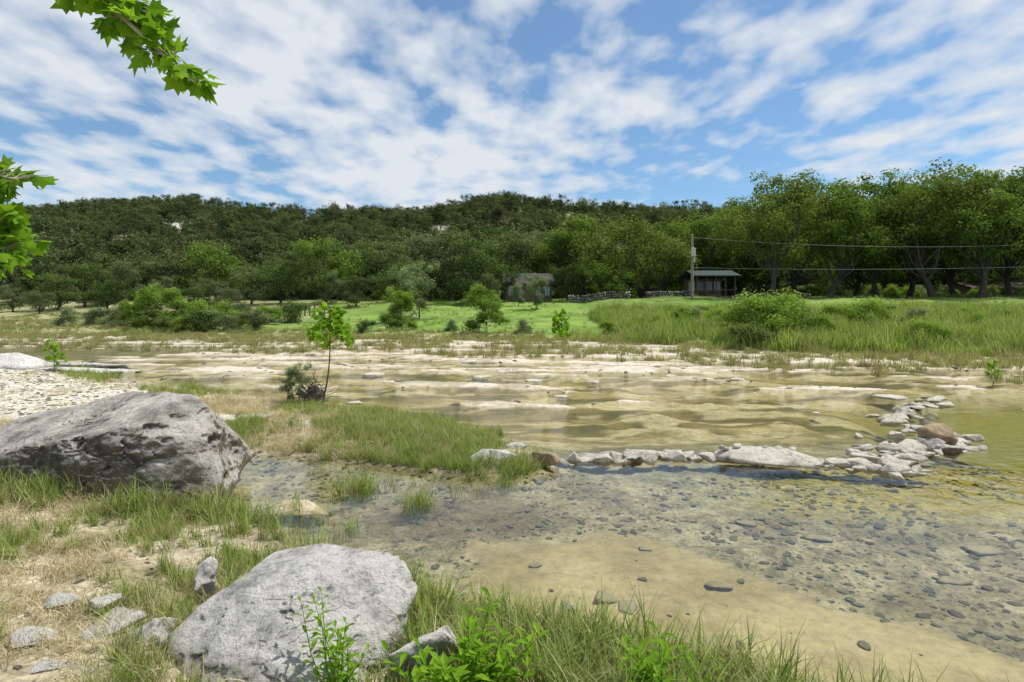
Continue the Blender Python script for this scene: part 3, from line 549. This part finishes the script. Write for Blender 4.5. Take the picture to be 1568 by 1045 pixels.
def leafy_branch(g,P,r0,r1,nl,s,r,mtw=0,mleaf=1,droop=.4,twl=.25):
    P=np.asarray(P,float);t=np.linspace(0,1,len(P));tt=np.linspace(0,1,16);C=np.stack([np.interp(tt,t,P[:,i]) for i in range(3)],-1)
    C[1:-1]+=r.normal(size=(14,3))*.008
    V,q=tube(C,np.linspace(r0,r1,16),6);g.add(V,q,mtw)
    for i in range(nl):
        u=r.uniform(.25,1)**.7;p=np.array([np.interp(u,tt,C[:,k]) for k in range(3)])
        ax=C[-1]-C[0];ax/=np.linalg.norm(ax);d=ax*.6+r.normal(size=3)*.7;d[2]-=droop;d/=np.linalg.norm(d)
        e=p+d*twl*r.uniform(.3,1);V,q=tube([p,(p+e)/2+[0,0,.01],e],[.003,.0022,.0015],4);g.add(V,q,mtw)
        for j in range(r.integers(1,4)):
            f=p+(e-p)*r.uniform(.5,1);dd=d+r.normal(size=3)*.5;dd[2]-=.3
            V,q=syc_leaf(f,dd,np.array([0,-.5,1.])+r.normal(size=3)*.6,s*r.uniform(.6,1.2),r);g.add(V,q,mleaf,float(r.uniform(.1,.95)))
r=np.random.default_rng(11);g=Geo()
V,q=tube([(-4.6,1.6,0),(-4.5,1.6,1.2),(-4.45,1.65,2.6),(-4.3,1.7,4),(-4.2,1.6,6)],[.22,.18,.15,.12,.07],12);g.add(V,q,0)
d=2.8
def wp(px,py,d): return np.array([(px-784)/F*d,d,H_CAM+(475-py)/F*d])
leafy_branch(g,[(-4.3,1.7,3.7),(-3.4,2.4,4.2),wp(60,-60,d),wp(140,-15,d),wp(200,35,d),wp(250,85,d),wp(300,128,d)],.03,.003,66,.1,r,twl=.12)
leafy_branch(g,[wp(60,-60,d),wp(110,-30,d),wp(190,-10,d),wp(225,20,d)],.012,.003,18,.1,r,twl=.1,droop=.2)
leafy_branch(g,[(-4.4,1.7,3.0),(-3.9,2.4,3.1),wp(-90,255,3.1),wp(-25,265,3.1),wp(28,275,3.1)],.03,.003,60,.1,r,twl=.17,droop=.1)
leafy_branch(g,[(-4.4,1.7,2.6),(-3.9,2.5,2.7),wp(-100,350,3.1),wp(-30,365,3.1),wp(15,380,3.1)],.025,.003,64,.1,r,twl=.17,droop=.15)
leafy_branch(g,[(-4.4,1.7,2.8),(-3.9,2.5,2.9),wp(-100,310,3.1),wp(-30,320,3.1),wp(5,325,3.1)],.025,.003,40,.1,r,twl=.15,droop=.15)
for i in range(7):
    a=r.uniform(2.2,4.5);b=np.array([-4.3,1.65,r.uniform(3.6,5.8)]);leafy_branch(g,[b,b+[math.cos(a)*.8,math.sin(a)*.8,.3],b+[math.cos(a)*1.7,math.sin(a)*1.7,.2]],.04,.005,40,.1,r,twl=.3)
link('sycamore_tree',g.mesh('sycamore_tree',[M_sybark,M_syc],(0,)))
def sapling(name,x,y,h,nb,s,seed,th=.018,low=.4,nlf=9,sp_=.24):
    r=np.random.default_rng(seed);g=Geo();z=hz(x,y)[0];b=np.array([x,y,z-.05])
    t=np.linspace(0,1,8)[:,None];P=b+t*np.array([r.normal()*.06*h,0,h])+np.sin(t*4)*np.array([.03*h,0,0])
    V,q=tube(P,np.linspace(th,th*.3,8),7);g.add(V,q,0)
    for i in range(nb):
        u=low+(1-low)*(i+.5)/nb;p=np.array([np.interp(u,t[:,0],P[:,k]) for k in range(3)])
        a=i*2.4;l=h*sp_*(1.25-u)+.05*h
        leafy_branch(g,[p,p+np.array([math.cos(a)*l*.6,math.sin(a)*l*.6,l*.4]),p+np.array([math.cos(a)*l,math.sin(a)*l,l*.8])],th*.4,.003,nlf,s,r,twl=.08*h,droop=.1)
    link(name,g.mesh(name,[M_bark,M_syc],(0,)))
sapling('sycamore_sapling',-4.3,12.8,2.15,15,.17,3,.022,.6,9,.22)
sapling('sycamore_sapling',-15.3,19,1.0,8,.13,4,.012,.2,6)
sapling('sycamore_sapling',at(860,38),38,2.0,14,.27,5,.02,.1,7)
sapling('sycamore_sapling',at(1520,17.5),17.5,.75,6,.11,6,.01,.3,5)
link('willow_bush',gry,(-4.95,13.2,.05),.5,(.17,.17,.19))
link('willow_bush',gry,(-5.15,13.0,.05),2.5,(.12,.12,.12))
g=Geo();r=np.random.default_rng(8)
for i in range(170):
    b=np.array([-4.45+r.normal()*.1,12.75+r.normal()*.1,.1+abs(r.normal())*.2]);d=r.normal(size=3)*.15;d[2]=abs(d[2])*.9
    V,q=tube([b,b+d*.5+r.normal(size=3)*.03,b+d],[.012,.01,.004],4);g.add(V,q)
V,Fc=rand_rock(.2,.18,.3,44,4);g.add(V+[-4.45,12.75,.3],Fc)
link('driftwood_debris',g.mesh('driftwood_debris',[noisy_mat('driftwood',(.06,.045,.035),(.24,.19,.14),9)],()))
def weed(x,y,h,ns,seed,ls=.07):
    r=np.random.default_rng(seed);g=Geo();z=hz(x,y)[0]
    for s_ in range(ns):
        b=np.array([x+r.normal()*.05,y+r.normal()*.05,z]);e=b+np.array([r.normal()*.12,r.normal()*.1,h*r.uniform(.6,1.1)]);m=(b+e)/2+r.normal(size=3)*.02
        V,q=tube([b,m,e],[.004,.003,.0015],5);g.add(V,q,0,.4)
        for i in range(15):
            u=.15+.85*i/14;p=b+(e-b)*u+(m-(b+e)/2)*(1-(2*u-1)**2);a=i*2.4+r.normal()*.3;L_=ls*(1.3-.6*u)*r.uniform(.8,1.2)
            d=np.array([math.cos(a),math.sin(a),.75]);d/=np.linalg.norm(d);sd=np.array([-math.sin(a),math.cos(a),0])
            mid=p+d*L_*.5;tip=p+d*L_-np.array([0,0,L_*.25]);w=L_*.16
            V=np.array([p,mid-sd*w,tip,mid+sd*w]);g.add(V,[(0,1,2,3)],0,float(r.uniform(.3,1)))
    link('leafy_weed',g.mesh('leafy_weed_%d'%seed,[M_syc],()))
weed(-.93,3.1,.5,9,1,.09);weed(-.3,2.95,.5,12,2,.14);weed(.72,2.95,.4,12,3,.12);weed(.98,3.0,.32,7,4,.09);weed(-.12,3.0,.38,9,5,.12)
# ---------------------------------------------------------------- buildings etc
M_roof=noisy_mat('dark_roof',(.022,.02,.018),(.05,.045,.04),2);M_groof=noisy_mat('green_metal_roof',(.012,.028,.022),(.022,.045,.036),1)
M_wall=noisy_mat('brown_stone_wall',(.08,.06,.042),(.17,.13,.1),2.5);M_post=noisy_mat('timber',(.08,.06,.04),(.17,.13,.09),4)
M_rroof=noisy_mat('red_brown_roof',(.06,.03,.022),(.11,.06,.045),2);M_cream=noisy_mat('cream_wall',(.28,.26,.21),(.4,.37,.31),2)
mg,nt,nd,L=newmat('window_glass');p=N(nd,'ShaderNodeBsdfPrincipled');p.inputs['Base Color'].default_value=(.2,.26,.3,1);p.inputs['Roughness'].default_value=.08;o=N(nd,'ShaderNodeOutputMaterial');L.new(p.outputs[0],o.inputs[0])
def part(par,name,V,Fc,mat):
    o=link(name,mesh_from(name,V,Fc,[mat]));o.parent=par;return o
def gable(x0,x1,y0,y1,z0,z1,ov=.5):
    x0-=ov;x1+=ov;y0-=ov;y1+=ov;ym=(y0+y1)/2;t=.14
    V=[(x0,y0,z0),(x1,y0,z0),(x1,ym,z1),(x0,ym,z1),(x0,y1,z0),(x1,y1,z0)];V+=[(a,b,c+t) for a,b,c in V]
    return np.array(V,float),[np.array([(0,1,2,3),(3,2,5,4),(6,9,8,7),(9,10,11,8),(0,6,7,1),(4,5,11,10)]),np.array([(0,3,9),(0,9,6),(3,4,10),(3,10,9),(1,7,8),(1,8,2),(2,8,11),(2,11,5)])]
def house(name,px0,px1,d,dep,wh,rh,wall,roof,nw,dz=0):
    e=bpy.data.objects.new(name,None);sc.collection.objects.link(e)
    x0=at(px0,d);x1=at(px1,d);z=hz((x0+x1)/2,d)[0]+dz;y0=d;y1=d+dep
    part(e,'walls',*box(x0,x1,y0,y1,z-.6,z+wh),wall);part(e,'roof',*gable(x0,x1,y0,y1,z+wh+.02,z+wh+rh),roof)
    for yy in(x0,x1):
        s_=1 if yy==x1 else -1
        V=np.array([(yy-.05*s_,y0,z+wh),(yy-.05*s_,y1,z+wh),(yy-.05*s_,(y0+y1)/2,z+wh+rh*.9)]);part(e,'gable_end',V,np.array([(0,1,2)]),wall)
    w=(x1-x0)/nw
    for i in range(nw):
        a=x0+w*(i+.25);b=x0+w*(i+.75)
        if i==nw//2:
            part(e,'door',*box(a+.1,b-.1,y0-.05,y0+.02,z,z+2.1),M_post);continue
        part(e,'window_%d'%i,*box(a,b,y0-.03,y0+.02,z+.9,z+2.1),mg)
        for c in(a-.08,b,(a+b)/2-.03): part(e,'window_frame',*box(c,c+.08,y0-.07,y0+.01,z+.82,z+2.18),M_post)
        part(e,'window_sill',*box(a-.08,b+.08,y0-.1,y0-.071,z+.76,z+.84),M_post)
    return e
house('stone_house',775,845,80,7,2.4,1.7,M_wall,M_roof,5)
house('long_ranch_house',1490,1640,100,8,2.3,1.2,M_wall,M_rroof,9)
house('brick_cottage',868,905,98,7,2.5,1.6,M_rroof,M_roof,3)
e=bpy.data.objects.new('pavilion',None);sc.collection.objects.link(e)
d=76;x0=at(1068,d);x1=at(1126,d);z=hz((x0+x1)/2,d)[0]
part(e,'roof',*gable(x0,x1,d,d+6,z+2.7,z+3.6,.6),M_groof)
for i in range(5):
    xx=x0+(x1-x0)*i/4
    for yy in(d+.1,d+5.8): part(e,'post',*box(xx-.07,xx+.07,yy-.07,yy+.07,z-.5,z+2.75),M_post)
part(e,'back_wall',*box(x0,x1,d+5.2,d+5.4,z-.5,z+2.6),M_wall);part(e,'floor_slab',*box(x0-.2,x1+.2,d-.3,d+6,z-.6,z+.15),M_wall)
for i in range(4): part(e,'screen_window',*box(x0+.4+i*1.2,x0+1.3+i*1.2,d+5.1,d+5.17,z+1,z+2.3),mg)
part(e,'railing',*box(x0,x1,d-.05,d+.0,z+.9,z+1.0),M_post)
def wall(name,px0,px1,d,h,mat):
    g=Geo();n=26;X0=at(px0,d);X1=at(px1,d);r=np.random.default_rng(int(px0))
    for i in range(n):
        a=X0+(X1-X0)*i/n;b=X0+(X1-X0)*(i+1)/n;zz=hz((a+b)/2,d)[0]
        for k in range(3):
            V,Fc=rand_rock((b-a)*.62,.28,h*.24,int(r.integers(1e6)),2);g.add(V+[(a+b)/2+(k%2)*.1,d,zz+h*(.15+k*.33)],Fc)
    link(name,g.mesh(name,[mat],(0,)))
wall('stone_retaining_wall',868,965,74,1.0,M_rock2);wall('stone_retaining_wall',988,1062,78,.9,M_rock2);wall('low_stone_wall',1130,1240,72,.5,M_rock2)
g=Geo();d=66
for i in range(9):
    px=452+i*7.5;x=at(px,d);z=hz(x,d)[0];g.add(*box(x-.06,x+.06,d-.06,d+.06,z-.2,z+1.25))
    if i<8:
        x2=at(px+7.5,d);z2=hz(x2,d)[0]
        for k in(.45,.8,1.15): V,q=tube([(x,d-.09,z+k),(x2,d-.09,z2+k)],[.035,.035],5);g.add(V,q)
link('wooden_fence',g.mesh('wooden_fence',[M_post],()))
M_pole=noisy_mat('weathered_pole',(.16,.13,.1),(.32,.28,.22),5,stretch=(1,1,.1));M_gal=noisy_mat('grey_metal',(.4,.41,.42),(.5,.51,.52),2,.5)
d=64;x=at(1060,d);z=hz(x,d)[0];zt=H_CAM+(475-362)/F*d
e=bpy.data.objects.new('utility_pole',None);sc.collection.objects.link(e)
V,q=tube([(x,d,z-.3),(x,d,(z+zt)/2),(x,d,zt)],[.17,.15,.12],12);part(e,'pole',V,q,M_pole)
V,q=tube([(x,d-.38,zt-2.3),(x,d-.38,zt-2.25),(x,d-.38,zt-1.35),(x,d-.38,zt-1.3)],[.05,.24,.24,.08],14);part(e,'transformer',V,q,M_gal)
part(e,'bracket',*box(x-.05,x+.05,d-.2,d-.1,zt-2,zt-1.6),M_gal)
V,q=tube([(x,d-.02,zt),(x,d-.02,zt+.12),(x,d-.02,zt+.25)],[.05,.07,.03],8);part(e,'insulator',V,q,M_gal)
V,q=tube([(x+.2,d-.05,zt-2.9),(x+.2,d-.05,zt-2.3)],[.12,.12],8);part(e,'meter_box',V,q,M_gal)
mw,nt,nd,L=newmat('wire');p=N(nd,'ShaderNodeBsdfPrincipled');p.inputs['Base Color'].default_value=(.25,.25,.25,1);p.inputs['Roughness'].default_value=.8;o=N(nd,'ShaderNodeOutputMaterial');L.new(p.outputs[0],o.inputs[0])
g=Geo();t=np.linspace(0,1,24)[:,None]
for z0,x1_,y1_,z1,sag in[(zt-.1,70,58,zt-.5,1.2),(zt-3.5,70,58,zt-3.2,.5)]:
    a=np.array([x,d,z0]);b=np.array([x1_,y1_,z1]);P=a+(b-a)*t-np.array([0,0,1])*4*sag*t*(1-t);V,q=tube(P,np.full(24,.015),5);g.add(V,q)
o=link('power_lines',g.mesh('power_lines',[mw],()))
# ---------------------------------------------------------------- light, sky, camera
sun_el=math.radians(64);azv=Vector((.7,.22,0)).normalized()
sdir=Vector((azv.x*math.cos(sun_el),azv.y*math.cos(sun_el),math.sin(sun_el)))
sl=bpy.data.lights.new('sun','SUN');sl.energy=5;sl.angle=math.radians(.6);sl.color=(1,.96,.89);so=bpy.data.objects.new('sun',sl);sc.collection.objects.link(so)
so.rotation_euler=sdir.to_track_quat('Z','Y').to_euler();so.location=(20,5,40)
w=bpy.data.worlds.new('World');sc.world=w;w.use_nodes=True;nt=w.node_tree;nd=nt.nodes;L=nt.links;nd.clear()
sky=N(nd,'ShaderNodeTexSky',sky_type='NISHITA');sky.sun_disc=False;sky.sun_elevation=sun_el;sky.sun_rotation=math.atan2(azv.x,azv.y);sky.air_density=1.0;sky.dust_density=.3;sky.ozone_density=2.5
tc=N(nd,'ShaderNodeTexCoord');sp=N(nd,'ShaderNodeSeparateXYZ');L.new(tc.outputs['Generated'],sp.inputs[0])
za=N(nd,'ShaderNodeMath',operation='MAXIMUM');za.inputs[1].default_value=.03;L.new(sp.outputs[2],za.inputs[0])
zb=N(nd,'ShaderNodeMath',operation='ADD');zb.inputs[1].default_value=.12;L.new(za.outputs[0],zb.inputs[0])
u=N(nd,'ShaderNodeMath',operation='DIVIDE');L.new(sp.outputs[0],u.inputs[0]);L.new(zb.outputs[0],u.inputs[1])
v=N(nd,'ShaderNodeMath',operation='DIVIDE');L.new(sp.outputs[1],v.inputs[0]);L.new(zb.outputs[0],v.inputs[1])
cb=N(nd,'ShaderNodeCombineXYZ');L.new(u.outputs[0],cb.inputs[0]);L.new(v.outputs[0],cb.inputs[1])
def cn(scale,det,loc,rough=.55,rz=0,st=(1,1,1),dist=0):
    mp=N(nd,'ShaderNodeMapping');mp.inputs['Location'].default_value=loc;mp.inputs['Rotation'].default_value=(0,0,rz);mp.inputs['Scale'].default_value=st
    L.new(cb.outputs[0],mp.inputs[0]);n=N(nd,'ShaderNodeTexNoise');n.inputs['Scale'].default_value=scale;n.inputs['Detail'].default_value=det;n.inputs['Roughness'].default_value=rough;n.inputs['Distortion'].default_value=dist
    L.new(mp.outputs[0],n.inputs[0]);return n.outputs[0]
big=cn(.75,3,(3.1,1.7,0),.5,.3,(1,1,1));puff=cn(5.6,4,(0,0,0),.48,-.15,(1,.7,1),.1);fine=cn(1.9,8,(5,2,0),.6,.3,(1,.9,1),.3)
def mth(op,a,b,c=None):
    m=N(nd,'ShaderNodeMath',operation=op)
    for i,q in enumerate((a,b,c)):
        if q is None: continue
        if isinstance(q,(int,float)): m.inputs[i].default_value=q
        else: L.new(q,m.inputs[i])
    return m.outputs[0]
s=mth('MULTIPLY',big,1.45);s=mth('MULTIPLY_ADD',puff,1.4,s);s=mth('MULTIPLY_ADD',fine,.45,s)
cr=ramp(nd,[(.0,(0,0,0)),(.435,(.08,.08,.08)),(.495,(.6,.6,.6)),(.565,(1,1,1))])
s=mth('MULTIPLY',s,1/3.3);L.new(s,cr.inputs[0])
hs=N(nd,'ShaderNodeMix',data_type='RGBA',blend_type='MULTIPLY');hs.inputs[0].default_value=1;L.new(sky.outputs[0],hs.inputs[6]);hs.inputs[7].default_value=(.75,1.0,1.1,1)
mx=N(nd,'ShaderNodeMix',data_type='RGBA');L.new(cr.outputs[0],mx.inputs[0]);L.new(hs.outputs[2],mx.inputs[6]);mx.inputs[7].default_value=(6.2,6.6,7.1,1)
bg=N(nd,'ShaderNodeBackground');bg.inputs[1].default_value=.12;L.new(mx.outputs[2],bg.inputs[0]);wo=N(nd,'ShaderNodeOutputWorld');L.new(bg.outputs[0],wo.inputs[0])
cam=bpy.data.cameras.new('camera');cam.lens=20;cam.sensor_width=36;cam.shift_y=-.03;cam.clip_start=.05;cam.clip_end=5000
co=bpy.data.objects.new('camera',cam);sc.collection.objects.link(co);co.location=(0,0,H_CAM);co.rotation_euler=(math.pi/2,0,0);sc.camera=co
sc.view_settings.view_transform='Standard';sc.view_settings.look='None';sc.view_settings.exposure=0
